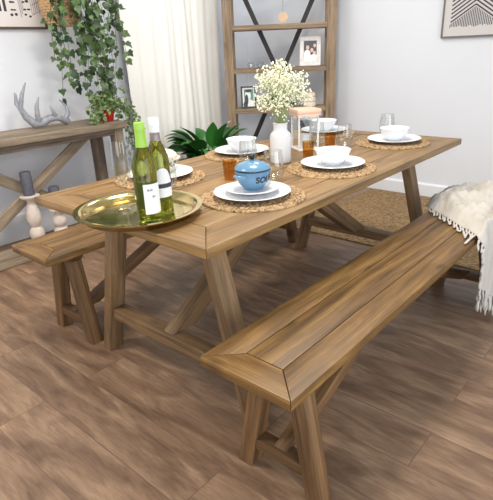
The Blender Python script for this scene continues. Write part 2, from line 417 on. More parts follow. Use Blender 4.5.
def trestle_furniture(root, org, mtop, mleg, L, W, H, T, fr, planks, xi, lx, lw, bo, to, barz, bart, barx, railh, raild, brace_end, bw, bt_):
    """all coordinates local: x 0..L, y -W/2..W/2"""
    top = MB(); framed_top(top, 0, L, -W / 2, W / 2, H - T, H, fr, planks)
    obj('tabletop' if planks > 2 else 'seat', top, mtop, root)
    Z = H - T
    mid = L / 2
    for end in (0, 1):
        s = 1 if end == 0 else -1
        X = lambda x: x if end == 0 else L - x
        xa, xb = sorted((X(xi), X(xi + lx)))
        for sg in (1, -1):
            b = MB()
            bo0, bo1 = sorted((sg * bo, sg * (bo - lw))); t0, t1 = sorted((sg * to, sg * (to - lw)))
            aleg(b, xa, xb, bo0, bo1, t0, t1, Z - railh)
            obj('leg', b, mleg, root)
        b = MB(); ybar(b, xa + .001, xb - .001, -raild, raild, Z - railh, Z, min(.05, raild * .3)); obj('top_rail', b, mleg, root)
        zc = barz + bart / 2
        yi = (bo - lw) + (to - bo) * ((barz + bart) / (Z - railh)) + .004
        c0, c1 = sorted((X(xi + barx[0]), X(xi + barx[1])))
        b = MB(); ybar(b, c0, c1, -yi, yi, barz, barz + bart); obj('crossbar', b, mleg, root)
        b = MB()
        x_lo = xi + barx[0] + .012; x_hi = mid - brace_end
        if end == 0: brace(b, 0, bw, x_lo, barz + bart, x_hi, Z, bt_)
        else:
            bb = MB(); brace(bb, 0, bw, x_lo, barz + bart, x_hi, Z, bt_)
            b = bb; b.v = [Vector((L - p.x, p.y, p.z)) for p in b.v]
        obj('brace', b, mleg, root)

TL, TW, TH = 1.956, .938, .77
t = thing('dining_table', 'long rustic wooden trestle dining table laid for six with planked mitred top', 'table', (0, TW / 2, 0))
trestle_furniture(t, None, M['table'], M['tleg'], TL, TW, TH, .031, .13, 5, .180, .076, .048, .462, .285, .185, .05, (.012, .076), .06, .33, .02, .062, .072)
BL, BW, BH = 1.95, .311, .481
bench = thing('bench', 'long wooden trestle bench in front of the table with white fringed throw on one end', 'bench', (-.0754, -.177, 0), 0, 'benches beside the dining table')
trestle_furniture(bench, None, M['bench'], M['bleg'], BL, BW, BH, .032, .092, 1, .138, .058, .055, .163, .088, .085, .04, (.004, .054), .045, .13, .03, .05, .05)
dup(bench, (.0207, 1.1483, 0), label='wooden trestle bench at the back of the table beside the console table')

# ------------------------------------------------------------------ rug
b = MB(); b.box((2.02, -1.1, .0005), (3.30, 1.2, .012), bevel=.004)
tag(obj('rug', b, M['rug'], org=(2.7, .1, 0)), 'brown woven jute rug on the floor by the far white wall', 'rug')

# ------------------------------------------------------------------ place settings
def placemat_mesh():
    R = .19; rings = 13; nr = rings * 4; nt = 168
    vs = [(0, 0, .008)]; fs = []
    for i in range(1, nr + 1):
        r = R * i / nr
        ring = i / 4.0
        for k in range(nt):
            th = 2 * PI * k / nt
            fr_ = ring % 1.0
            z = .0045 + .004 * math.sin(PI * fr_) * (0.75 + .5 * math.sin(th * int(10 + 3.2 * int(ring)) + fr_ * 3))
            wob = 1 + (.010 * math.sin(th * 34) if i > nr - 3 else 0)
            vs.append((r * wob * math.cos(th), r * wob * math.sin(th), z))
    for k in range(nt): fs.append((0, 1 + k, 1 + (k + 1) % nt))
    for i in range(nr - 1):
        for k in range(nt):
            a = 1 + i * nt; c = a + nt
            fs.append((a + k, c + k, c + (k + 1) % nt, a + (k + 1) % nt))
    n = len(vs); a = 1 + (nr - 1) * nt
    for k in range(nt):
        p = vs[a + k]; vs.append((p[0], p[1], 0))
    for k in range(nt): fs.append((a + k, n + k, n + (k + 1) % nt, a + (k + 1) % nt))
    fs.append(tuple(n + k for k in range(nt))[::-1])
    return MB().add(vs, fs)
SETS = [  # x, y, plate x,y, key
    (.459, .222, .452, .218, 'front'), (.985, .222, 1.005, .226, 'mid'), (1.66, .262, 1.668, .258, 'far'),
    (.462, .735, .470, .742, 'bl'), (1.025, .770, 1.032, .776, 'bm'), (1.775, .765, 1.775, .762, 'bf')]
mat_lab = {'front': 'round woven seagrass placemat under the blue soup pot', 'mid': 'round woven seagrass placemat in middle of the bench side, fully visible rim',
           'far': 'round woven seagrass placemat at the far right corner of the table', 'bl': 'round woven seagrass placemat behind the wine bottles under the cream pot',
           'bm': 'round woven seagrass placemat in front of the green leafy plant', 'bf': 'round woven seagrass placemat behind the copper topped lantern, farthest on the back side'}
pl_lab = {'front': 'white dinner plate under a smaller plate and the blue soup pot', 'mid': 'white dinner plate under bowl in middle of the bench side',
          'far': 'white dinner plate under bowl at far right corner of the table', 'bl': 'white dinner plate behind the wine bottles holding the cream pot',
          'bm': 'white dinner plate under bowl in front of the green leafy plant', 'bf': 'white dinner plate under bowl behind the copper topped lantern'}
bowl_lab = {'mid': 'white bowl on plate in middle of the bench side of the table', 'far': 'white bowl on plate at the far right corner of the table',
            'bm': 'white bowl on plate in front of the green leafy plant', 'bf': 'white bowl on plate behind the copper topped lantern'}
pm = None; dp = None; bw0 = None
PZ = TH + .0100
def plate_prof(R, h=.018):
    return [(0, 0), (R * .55, 0), (R * .58, .002), (R * .72, .006), (R * .98, h - .002), (R, h), (R * .985, h + .0015), (R * .74, .0095), (R * .66, .0052), (0, .0048)]
for (x, y, px, py, k) in SETS:
    if pm is None:
        pm = obj('placemat', placemat_mesh(), M['jute'], angle=60, loc=(x, y, TH + .0003)); tag(pm, mat_lab[k], 'placemat', 'round woven placemats on the table')
        b = MB(); b.lathe(plate_prof(.138), n=56); dp = obj('dinner_plate', b, M['white_cer'], angle=50, loc=(px, py, PZ)); tag(dp, pl_lab[k], 'plate', 'white dinner plates on the placemats')
    else:
        o = pm.copy(); C.objects.link(o); o.location = (x, y, TH + .0003); o.rotation_euler.z = rnd(0, 6); o['label'] = mat_lab[k]
        o = dp.copy(); C.objects.link(o); o.location = (px, py, PZ); o['label'] = pl_lab[k]
    if k in bowl_lab:
        if bw0 is None:
            R = .077; h = .064
            b = MB(); b.lathe([(0, 0), (.036, 0), (.038, .006), (.050, .012), (.062, .030), (R, h), (R - .0015, h + .0012), (R - .004, h), (.058, .031), (.046, .016), (0, .012)], n=48)
            bw0 = obj('bowl', b, M['white_cer'], angle=50, loc=(px, py, PZ + .0052)); tag(bw0, bowl_lab[k], 'bowl', 'white bowls on the dinner plates')
        else:
            o = bw0.copy(); C.objects.link(o); o.location = (px, py, PZ + .0052); o['label'] = bowl_lab[k]
b = MB(); b.lathe(plate_prof(.098, .014), n=48)
tag(obj('side_plate', b, M['white_cer'], angle=50, loc=(.462, .226, PZ + .0125)), 'smaller white plate between the blue soup pot and its dinner plate', 'plate')

def text_mesh(txt, size, bold):
    cu = bpy.data.curves.new('t', 'FONT'); cu.body = txt; cu.size = size; cu.offset = bold; cu.align_x = 'CENTER'; cu.resolution_u = 3
    to = bpy.data.objects.new('t', cu); C.objects.link(to)
    dg = bpy.context.evaluated_depsgraph_get(); dg.update()
    me = bpy.data.meshes.new_from_object(to.evaluated_get(dg))
    vs = [v.co.copy() for v in me.vertices]; fs = [tuple(p.vertices) for p in me.polygons]
    bpy.data.objects.remove(to); bpy.data.curves.remove(cu); bpy.data.meshes.remove(me)
    return vs, fs
def soup_pot(loc, rz, mat, rimmat, label):
    t = thing('soup_pot', label, 'pot', loc, rz, 'lidded soup pots')
    prof = [(0, 0), (.034, 0), (.036, .003), (.038, .008), (.052, .022), (.0605, .040), (.063, .055), (.0635, .068)]
    b = MB(); b.lathe(prof + [(.0635, .070), (.060, .070), (.058, .055), (.045, .022), (0, .010)], n=48); obj('pot_body', b, mat, t, angle=50)
    b = MB(); b.lathe([(.0637, .068), (.0655, .070), (.0655, .0725), (.0635, .0735), (.060, .0725), (.060, .070)], n=48); obj('rim', b, rimmat, t)
    lid = MB(); lid.lathe([(0, .071), (.061, .071), (.0645, .074), (.062, .080), (.045, .092), (.022, .099), (.008, .101), (.006, .104), (0, .104)], n=48)
    lo = obj('lid', lid, mat, t, angle=50)
    b = MB(); b.ball((0, 0, .114), .0115, 16, 8, .9); obj('knob', b, M['knob'], lo)
    for sg in (-1, 1):
        b = MB(); pts = []
        for i in range(11):
            a = PI * i / 10; pts.append((sg * (.058 + .024 * math.sin(a)), -.022 * math.cos(a), .052 + .004 * math.sin(a)))
        b.tube(pts, .0055, 8); obj('handle', b, mat, t)
    vs, fs = text_mesh('SOUP', .031, .0013)
    def wrap(v):
        z = .031 + v.y
        r = .0
        for (r0, z0), (r1, z1) in zip(prof[:-1], prof[1:]):
            if z0 <= z <= z1 and z1 > z0: r = r0 + (r1 - r0) * (z - z0) / (z1 - z0)
        r += .0008; a = v.x / .060 - PI / 2
        return Vector((r * math.cos(a), r * math.sin(a), z))
    obj('lettering', MB().add([wrap(v) for v in vs], fs), M['ink'], t, smooth=False)
    return t
def face_cam(x, y, extra=0):   # rotation putting local -Y towards the viewer's side of the table
    return math.atan2(-.90 - y, -.85 - x) + PI / 2 + math.radians(extra)
soup_pot((.474, .232, PZ + .0175), face_cam(.474, .232, 47), M['blue_cer'], M['dark_rim'], 'blue lidded soup pot with black knob on two stacked white plates')
soup_pot((.505, .765, PZ + .0052), face_cam(.505, .765, 30), M['cream_cer'], M['cream_cer'], 'cream lidded soup pot with black knob half hidden behind wine bottles')

# ------------------------------------------------------------------ glassware
def tumbler(loc, label, R=.029, h=.078):
    b = MB(); b.lathe([(0, 0), (R * .78, 0), (R * .82, .004), (R, h), (R - .0018, h), (R * .80 - .001, .010), (0, .008)], n=28)
    return tag(obj('amber_tumbler', b, M['amber'], angle=50, loc=loc), label, 'glass', 'amber glass tumblers')
TZ = TH + .0005
tumbler((.607, .468, TZ), 'amber glass tumbler beside the blue soup pot')
tumbler((1.12, .432, TZ), 'amber glass tumbler next to the white vase and bowl')
tumbler((1.375, .47, TZ), 'amber glass tumbler farthest down the table, past the white vase')
def stemless(loc, label, R=.043, h=.118):
    prof = [(0, 0), (R * .55, 0), (R * .75, .006), (R * .95, .022), (R, .042), (R * .96, .07), (R * .80, h), (R * .80 - .0012, h), (R * .95, .07), (R * .985, .042), (R * .93, .023), (R * .6, .008), (0, .006)]
    b = MB(); b.lathe(prof, n=32)
    return tag(obj('stemless_glass', b, M['glass'], angle=60, loc=loc), label, 'glass', 'clear stemless wine glasses')
stemless((.70, .315, TZ), 'clear stemless glass to the right of the blue soup pot')
stemless((.905, .625, TZ), 'clear stemless glass behind the blue soup pot')
stemless((1.44, .425, TZ), 'clear stemless glass behind middle bowl on the bench side')
stemless((1.885, .405, TZ), 'clear stemless glass behind the bowl at far right corner')
stemless((.36, .575, TZ), 'clear stemless glass right behind the wine bottles')
stemless((1.45, .60, TZ), 'clear stemless glass beside the copper topped lantern')

# tray
b = MB(); b.lathe([(0, 0), (.165, 0), (.178, .004), (.186, .022), (.196, .026), (.208, .027), (.2085, .030), (.196, .0295), (.184, .026), (.174, .0065), (.16, .0035), (0, .0035)], n=96)
tray = obj('tray', b, M['brass'], angle=50, loc=(.090, .400, TH + .0005)); tag(tray, 'round brass tray with raised rim on the near end of table', 'tray')
RZ = TH + .0045

def wine_bottle(loc, rz, label, kind):
    t = thing('wine_bottle', label, 'bottle', loc, rz, 'wine bottles on the brass tray')
    r = .0365
    prof = [(0, .006), (.02, .003), (.030, 0), (r, .004), (r, .172), (.034, .190), (.027, .210), (.019, .228), (.0148, .245), (.0140, .258), (.0140, .298), (0, .298)]
    b = MB(); b.lathe(prof, n=40); obj('bottle_glass', b, M['bottle'], t, angle=40)
    cap = MB(); cz = .232 if kind == 'green' else .262
    cap.lathe([(.0150 if kind != 'green' else .0180, cz), (.0158, .262), (.0160, .278), (.0152, .2785), (.0152, .280), (.0160, .2805), (.0160, .3015), (.0150, .303), (0, .303)] if kind == 'green'
              else [(.0152, cz), (.0162, cz + .001), (.0162, .278), (.0154, .2785), (.0154, .280), (.0162, .2805), (.0162, .304), (.0152, .3055), (0, .3055)], n=32)
    obj('screw_cap', cap, M['cap_green'] if kind == 'green' else M['cap_white'], t)
    if kind != 'green':
        fl = MB(); fl.lathe([(.0148, .262), (.0152, .2615), (.0168, .238), (.0176, .2375), (.0160, .236)], n=32); obj('foil', fl, M['cap_grey'], t)
    def band(a0, a1, z0, z1, rr, mat, name, par, arch=0):
        g = MB()
        def fn(u, v):
            a = math.radians(a0 + (a1 - a0) * u)
            zt = z1 - arch * (abs(2 * u - 1) ** 2.5)
            return (rr * math.cos(a), rr * math.sin(a), z0 + (zt - z0) * v)
        g.grid(fn, 24, 4); return obj(name, g, mat, par)
    if kind == 'green':
        l = band(-140, -40, .032, .125, r + .0006, M['label'], 'label', t)
        for (a0, a1, z) in ((-122, -112, .104), (-110, -106, .103), (-104, -96, .104), (-100, -90, .083), (-88, -84, .083)):
            band(a0, a1, z, z + .006, r + .0009, M['label_mark'], 'printing', l)
        band(25, 110, .032, .118, r + .0006, M['label'], 'back_label', t)
    else:
        l = band(-145, -35, .062, .155, r + .0006, M['label'], 'label', t, arch=.05)
        band(-145, -35, .092, .106, r + .0009, M['art_ink'], 'label_band', l)
        band(-145, -35, .072, .086, r + .0009, M['label'], 'label_strip', l)
    return t
wine_bottle((.062, .310, RZ), face_cam(.062, .31, 34), 'olive green wine bottle with lime green cap and white label on tray', 'green')
wine_bottle((.138, .338, RZ), face_cam(.138, .338, 18), 'olive green wine bottle with white cap on tray, behind the lime capped one', 'white')
def flute(loc, label):
    t = thing('wine_glass', label, 'glass', loc, 0, 'stemmed wine glasses')
    b = MB(); b.lathe([(0, .095), (.010, .097), (.024, .112), (.033, .140), (.0345, .165), (.031, .235), (.030, .235), (.0333, .165), (.0315, .140), (.022, .114), (0, .100)], n=32); obj('glass_bowl', b, M['glass'], t, angle=60)
    b = MB(); b.lathe([(.004, .006), (.0032, .02), (.003, .06), (.0045, .095)], n=12); obj('stem', b, M['glass'], t)
    b = MB(); b.lathe([(0, 0), (.033, 0), (.034, .0015), (.02, .003), (.004, .007), (0, .008)], n=32); obj('foot', b, M['glass'], t)
flute((.088, .462, RZ), 'clear stemmed wine glass on the brass tray beside the bottles')
flute((.150, .475, RZ), 'clear stemmed wine glass near the back rim of the brass tray')

# vase with dried flowers
VX, VY = .978, .488
b = MB(); b.lathe([(0, 0), (.044, 0), (.0475, .004), (.048, .012), (.048, .118), (.045, .132), (.034, .143), (.031, .150), (.0315, .172), (.034, .178), (.031, .180), (.028, .178), (.028, .15), (.040, .12), (.040, .02), (0, .01)], n=40)
tag(obj('vase', b, M['vase'], angle=50, loc=(VX, VY, TZ)), 'white milk bottle shaped ceramic vase holding cream dried flowers', 'vase')
fb = thing('dried_flowers', 'bunch of cream dried baby breath flowers standing in the white vase', 'flowers', (VX, VY, TZ + .165))
random.seed(11)
st = MB(); bl = MB()
for k in range(46):
    a = rnd(0, 2 * PI); s = rnd(0, 1) ** .6
    tip = Vector((.112 * s * math.cos(a) , .112 * s * math.sin(a), rnd(.12, .265) - .06 * s * s))
    base = Vector((.018 * math.cos(a), .018 * math.sin(a), 0)) * s
    midp = base.lerp(tip, .5) + Vector((-.018 * math.cos(a), -.018 * math.sin(a), .02)) * s
    st.tube([base, midp, tip], [.0014, .0011, .0007], 4)
    for j in range(30):
        d = Vector((rnd(-1, 1), rnd(-1, 1), rnd(-1, 1))); 
        if d.length > 1: d.normalize()
        q = tip + d * .036
        bl.ball(q, rnd(.0026, .0052), 5, 3)
        if j % 3 == 0: st.tube([midp.lerp(tip, rnd(.5, .95)), q], [.0006, .0005], 3, False)
for k in range(26):
    a = rnd(0, 2 * PI); s = rnd(.2, 1)
    q = Vector((.045 * s * math.cos(a), .045 * s * math.sin(a), rnd(.02, .12)))
    bl.ball(q, rnd(.003, .005), 5, 3)
obj('stems', st, M['stem'], fb); obj('blossoms', bl, M['blossom'], fb)

# lantern
lt = thing('lantern', 'small white glazed lantern with pale copper roof behind the white vase', 'lantern', (1.30, .575, TZ), -.6)
w = .056
b = MB(); b.box((-w, -w, 0), (w, w, .012), bevel=.002); obj('base', b, M['lantern'], lt)
for sx in (-1, 1):
    for sy in (-1, 1):
        b = MB(); b.box((sx * w - .004 - sx * .005, sy * w - .004 - sy * .005, .012), (sx * w + .004 - sx * .005, sy * w + .004 - sy * .005, .182), bevel=.001); obj('post', b, M['lantern'], lt)
for k in range(4):
    a = k * PI / 2; ca, sa = math.cos(a), math.sin(a)
    g = MB(); pts = [(-w + .009, -w + .004, .013), (w - .009, -w + .004, .013), (w - .009, -w + .004, .18), (-w + .009, -w + .004, .18)]
    rot = lambda p: (p[0] * ca - p[1] * sa, p[0] * sa + p[1] * ca, p[2])
    e = Vector((0, .0015, 0)); ev = (-sa * .0015, ca * .0015, 0)
    g.prism([rot(p) for p in pts], ev, bevel=0); obj('glass_pane', g, M['glass'], lt, smooth=False)
b = MB(); b.box((-w - .008, -w - .008, .182), (w + .008, w + .008, .205), bevel=.004, seg=2)
for k in range(4):   # scalloped valance under the roof
    a = k * PI / 2; ca, sa = math.cos(a), math.sin(a)
    poly = [(-w - .004, .183)] + [(-w - .004 + (2 * w + .008) * i / 24, .183 - .016 * (.35 + .65 * abs(math.cos(PI * 1.5 * i / 24)))) for i in range(25)] + [(w + .004, .183)]
    pr = [((x) * ca - (-w - .007) * sa, (x) * sa + (-w - .007) * ca, z) for x, z in poly]
    b.prism(pr, (-sa * .0025, ca * .0025, 0), bevel=0)
obj('roof', b, M['copper'], lt)
b = MB(); b.lathe([(0, .012), (.024, .012), (.024, .075), (.020, .078), (0, .076)], n=24)
tag(obj('pillar_candle', b, M['label'], loc=None, org=(0, 0, 0)), 'white pillar candle inside the copper roofed lantern', 'candle').location = (1.30, .575, TZ + .0005)

# ------------------------------------------------------------------ console table against the left wall
CX0, CX1, CY0, CY1, CH = -.32, 1.40, 2.22, 2.64, .81
ct = thing('console_table', 'weathered wooden console table with crossed front braces against the left wall', 'table', ((CX0 + CX1) / 2, (CY0 + CY1) / 2, 0))
oc = ct.location.copy()
b = MB()
for k in range(2):
    y0 = CY0 + k * .211; b.box((CX0, y0, CH - .042), (CX1, y0 + .209, CH), bevel=.004, seg=2)
obj('tabletop', b, M['console'], ct, oc)
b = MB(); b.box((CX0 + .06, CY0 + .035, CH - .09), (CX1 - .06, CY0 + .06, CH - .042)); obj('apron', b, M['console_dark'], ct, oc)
for (x0, y0) in ((CX0 + .02, CY0 + .03), (CX0 + .02, CY1 - .09), (CX1 - .10, CY0 + .03), (CX1 - .10, CY1 - .11)):
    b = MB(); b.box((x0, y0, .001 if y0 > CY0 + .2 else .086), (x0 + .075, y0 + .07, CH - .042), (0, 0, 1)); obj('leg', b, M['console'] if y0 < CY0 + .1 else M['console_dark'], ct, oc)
b = MB(); b.box((CX0 + .02, CY0 + .012, .001), (CX1 - .02, CY0 + .135, .085), bevel=.004); obj('bottom_rail', b, M['console'], ct, oc)
mx_ = .655; zt, zb = CH - .072, .086
dx = (zt - zb) / 2 / .62
for sg, yy in ((1, CY0 + .137), (-1, CY0 + .161)):
    b = MB()
    hw = .068
    b.prism([(mx_ - sg * dx - hw, yy, zb), (mx_ - sg * dx + hw, yy, zb), (mx_ + sg * dx + hw, yy, zt + .03), (mx_ + sg * dx - hw, yy, zt + .03)], (0, .023, 0), (sg, 0, .62), .003)
    obj('cross_brace', b, M['console'], ct, oc)

# antler on the console
at_ = MB()
AO = Vector((.835, 2.49, CH))
def an(*p): return [(AO + Vector(q)) for q in p]
at_.tube(an((.235, .0, .012), (.20, -.02, .030), (.15, -.03, .052), (.10, -.02, .050), (.05, 0, .025), (0, .01, .022), (-.045, .02, .07), (-.075, .02, .135), (-.055, 0, .22), (-.02, -.01, .295)), [.026, .024, .024, .026, .030, .029, .024, .019, .013, .004], 12)
at_.tube(an((-.072, .02, .13), (-.092, .03, .165), (-.082, .035, .215), (-.085, .035, .235)), [.017, .013, .009, .004], 8)
at_.tube(an((.03, 0, .025), (.015, -.02, .075), (.022, -.02, .14), (.045, -.025, .20)), [.023, .018, .013, .004], 10)
at_.tube(an((.145, -.025, .05), (.125, -.05, .075), (.11, -.055, .115), (.105, -.05, .14)), [.018, .014, .010, .004], 8)
at_.tube(an((.215, -.015, .025), (.245, -.02, .07), (.24, -.02, .12), (.20, -.01, .165)), [.020, .016, .011, .004], 10)
at_.lathe([(0, -.006), (.024, -.006), (.028, 0), (.024, .012), (0, .014)], AO + Vector((.238, 0, .013)), 14)
lowest = min(v.z for v in at_.v)
at_.v = [Vector((v.x, v.y, v.z - lowest + CH + .0005)) for v in at_.v]
tag(obj('antler', at_, M['antler'], org=AO, angle=80), 'grey deer antler with upturned points lying on the console table', 'antler')

# candle holders on the console's lower shelf
def candle_holder(x, y, z, hs, label, clabel, tilt):
    pr = [(0, 0), (.05, 0), (.052, .008), (.040, .018), (.036, .024), (.047, .050), (.050, .066), (.046, .088), (.034, .104), (.026, .110), (.036, .122), (.047, .148), (.049, .168), (.044, .200), (.030, .245), (.024, .262), (.028, .278), (.050, .290), (.063, .298), (.064, .306), (.055, .310), (0, .308)]
    b = MB(); b.lathe([(r, zz * hs) for r, zz in pr], n=36)
    tag(obj('candle_holder', b, M['limewash'], angle=50, loc=(x, y, z)), label, 'candle holder', 'turned candle holders on the console shelf')
    r = .036
    b = MB(); b.lathe([(0, 0), (r, 0), (r, .150), (r - .004, .155), (r - .012, .152), (0, .148)], n=28); b.tube([(0, 0, .146), (.001, 0, .158)], .0015, 5)
    o = tag(obj('candle', b, M['candle'], angle=50, loc=(x, y, z + .3105 * hs)), clabel, 'candle', 'charcoal candles on the turned holders')
candle_holder(.60, 2.292, .0855, 1.1, 'taller pale turned wooden candle holder under the console table', 'charcoal pillar candle on the taller pale candle holder', 0)
candle_holder(.775, 2.292, .0855, .66, 'shorter pale turned wooden candle holder half hidden behind the tabletop corner', 'charcoal pillar candle just showing above the tabletop corner', 0)

# ------------------------------------------------------------------ trailing plants
IVY = [(0, 0), (.22, -.12), (.46, .02), (.42, .22), (.52, .42), (.28, .52), (.18, .74), (0, 1.0)]
OVAL = [(0, 0), (.20, .12), (.32, .38), (.28, .64), (.14, .86), (0, 1.0)]
def leaf(mb, p, d, n, size, shape, tint, fold=.25, curl=.15):
    d = Vector(d).normalized(); n = Vector(n); n = (n - d * n.dot(d)).normalized(); s = d.cross(n)
    vs = []; m = len(shape)
    def P3(x, y): return Vector(p) + size * (y * d + x * s + (abs(x) * fold - curl * y * y) * n)
    for x, y in shape: vs.append(P3(x, y))
    for x, y in shape[1:-1]: vs.append(P3(-x, y))
    mids = len(vs)
    for x, y in shape[1:-1]: vs.append(P3(0, max(0, y)))
    fs = []
    k = m - 2
    R = [0] + list(range(1, m - 1)) + [m - 1]; Lf = [0] + list(range(m, m + k)) + [m - 1]; Md = [0] + list(range(mids, mids + k)) + [m - 1]
    for i in range(m - 1):
        for A, B in ((R, Md), (Md, Lf)):
            q = []
            for a in (A[i], A[i + 1], B[i + 1], B[i]):
                if a not in q: q.append(a)
            if len(q) > 2: fs.append(q)
    mb.add(vs, fs, tint=tint)
def vine(st, fo, pts, lmin, lmax, step, shape, rad=.0018, toward=Vector((-.6, -.8, .25)), bare=0):
    pts = [Vector(p) for p in pts]
    # smooth sampling (Catmull-Rom)
    out = []
    q = [pts[0]] + pts + [pts[-1]]
    for i in range(1, len(q) - 2):
        for t_ in range(6):
            t = t_ / 6; a, b_, c, d = q[i - 1], q[i], q[i + 1], q[i + 2]
            out.append(.5 * ((2 * b_) + (c - a) * t + (2 * a - 5 * b_ + 4 * c - d) * t * t + (3 * b_ - a - 3 * c + d) * t ** 3))
    out.append(pts[-1])
    st.tube(out, rad, 4)
    acc = 0; total = sum((out[i + 1] - out[i]).length for i in range(len(out) - 1)); run = 0
    for i in range(1, len(out)):
        acc += (out[i] - out[i - 1]).length; run += (out[i] - out[i - 1]).length
        while acc > step:
            acc -= step
            if run < bare * total: continue
            base = out[i] + Vector((rnd(-.008, .008), rnd(-.008, .008), rnd(-.008, .008)))
            d = Vector((rnd(-1, 1), rnd(-.9, .4), rnd(-1.3, .25)))
            n = toward + Vector((rnd(-.7, .7), rnd(-.6, .6), rnd(-.5, .8)))
            tip = base + d.normalized() * rnd(.008, .022)
            st.tube([out[i], tip], [rad * .6, rad * .4], 3, False)
            leaf(fo, tip, d, n, rnd(lmin, lmax), shape, min(1, max(0, random.gauss(.35, .28))))
random.seed(23)
# hanging basket high on the left wall
HB = Vector((1.21, 2.56, 1.46))
hb = thing('hanging_plant', 'ivy in a wicker basket hung high on the left wall, vines trailing down', 'plant', HB)
b = MB()
R = .135
for i in range(13):     # woven courses
    z = .012 + i * .017; r = R * (.62 + .38 * math.sin(min(1, (i + 1) / 10) * PI / 2))
    pts = []
    for k in range(41):
        a = 2 * PI * k / 40
        wob = .0035 * (1 if (k + i) % 2 else -1)
        pts.append(((r + wob) * math.cos(a), (r + wob) * math.sin(a) * .92, z))
    b.tube(pts, .0092, 6, False)
b.lathe([(0, .004), (R * .60, .004), (R * .62, .012), (0, .014)], n=32)
obj('basket', b, M['basket'], hb)
b = MB(); b.lathe([(0, .17), (R * .86, .17), (R * .86, .16), (0, .16)], n=24); obj('soil', b, M['soil'], hb)
b = MB()
for k in range(3):
    a = k * 2 * PI / 3 + .4; b.tube([(R * math.cos(a), R * .92 * math.sin(a), .22), (.0, .02, .62)], .002, 5)
b.tube([(0, .02, .615), (0, .045, .66), (0, .09, .665), (0, .135, .655)], .005, 6)
obj('hanger', b, M['cord'], hb)
st = MB(); fo = MB()
for k in range(27):
    a = rnd(-PI * .95, PI * .25); r0 = R * .6
    p0 = Vector((r0 * math.cos(a), r0 * math.sin(a), .17))
    ex = rnd(-.17, .02) if k < 5 else (rnd(.02, .22) if k < 17 else rnd(.15, .42))
    ez = rnd(-.60, -.08) if ex < .28 else rnd(-.35, .16)
    if ex < .0: ez = max(ez, -.45)
    pk = Vector((ex * .35 + .10 * math.cos(a), -rnd(.08, .20), .20 + rnd(-.03, .10)))
    e_ = Vector((ex, -rnd(.05, .26), ez))
    m_ = pk.lerp(e_, .5) + Vector((ex * .2, -.02, rnd(0, .08)))
    vine(st, fo, [p0, pk, m_, e_], .030, .060, .037, IVY, .0018)
for k in range(10):   # upright shoots
    p0 = Vector((rnd(-.06, .08), rnd(-.07, .05), .17)); e_ = Vector((rnd(-.12, .30), rnd(-.18, .0), rnd(.24, .42)))
    vine(st, fo, [p0, p0.lerp(e_, .5) + Vector((0, 0, .08)), e_], .035, .06, .032, IVY, .0016)
vine(st, fo, [(-.05, -.05, .17), (-.12, -.12, .14), (-.17, -.12, .06), (-.19, -.12, .02)], .035, .05, .045, IVY, .0014)
for o_ in (fo, st):
    o_.v = [Vector((v.x, min(v.y, WY - .012 - HB.y), v.z)) for v in o_.v]
obj('vines', st, M['vine'], hb); obj('foliage', fo, M['ivy'], hb, angle=60)

random.seed(31)
PP = Vector((1.325, 2.36, CH + .0005))
cp = thing('trailing_plant', 'small leaved creeper in a red pot on the right end of console table', 'plant', PP)
b = MB(); b.lathe([(0, 0), (.042, 0), (.046, .004), (.058, .075), (.062, .076), (.063, .092), (.057, .092), (.054, .075), (0, .072)], n=32); obj('pot', b, M['terracotta_red'], cp, angle=40)
st = MB(); fo = MB()
for k in range(44):
    a = rnd(-PI, PI); p0 = Vector((.035 * math.cos(a), .035 * math.sin(a), .075))
    kind = k % 4
    if kind in (0, 1):      # bushy crown
        e_ = Vector((rnd(-.15, .16), rnd(-.12, .10), rnd(.09, .24))); pts = [p0, p0.lerp(e_, .5) + Vector((0, 0, .05)), e_]
        vine(st, fo, pts, .024, .042, .018, OVAL, .0012)
    elif kind == 2:         # over the right end, hanging down
        e_ = Vector((rnd(.10, .20), rnd(-.16, .02), rnd(-.30, -.06))); pts = [p0, Vector((e_.x * .55, e_.y * .6, .12)), Vector((e_.x * .95, e_.y, .02)), e_]
        vine(st, fo, pts, .018, .032, .016, OVAL, .0011)
    else:                   # left and front over the board
        e_ = Vector((rnd(-.22, -.10), -rnd(.02, .12), rnd(.005, .06))); pts = [p0, Vector((e_.x * .5, e_.y * .5, .13)), e_]
        vine(st, fo, pts, .022, .038, .018, OVAL, .0011)
for o_ in (fo, st):
    nv = []
    for v in o_.v:
        if v.x < CX1 - PP.x + .006 and v.y > CY0 - PP.y - .004 and v.z < .003: v = Vector((v.x, v.y, .003))
        nv.append(v)
    o_.v = nv
obj('vines', st, M['vine'], cp); obj('foliage', fo, M['smallleaf'], cp, angle=60)

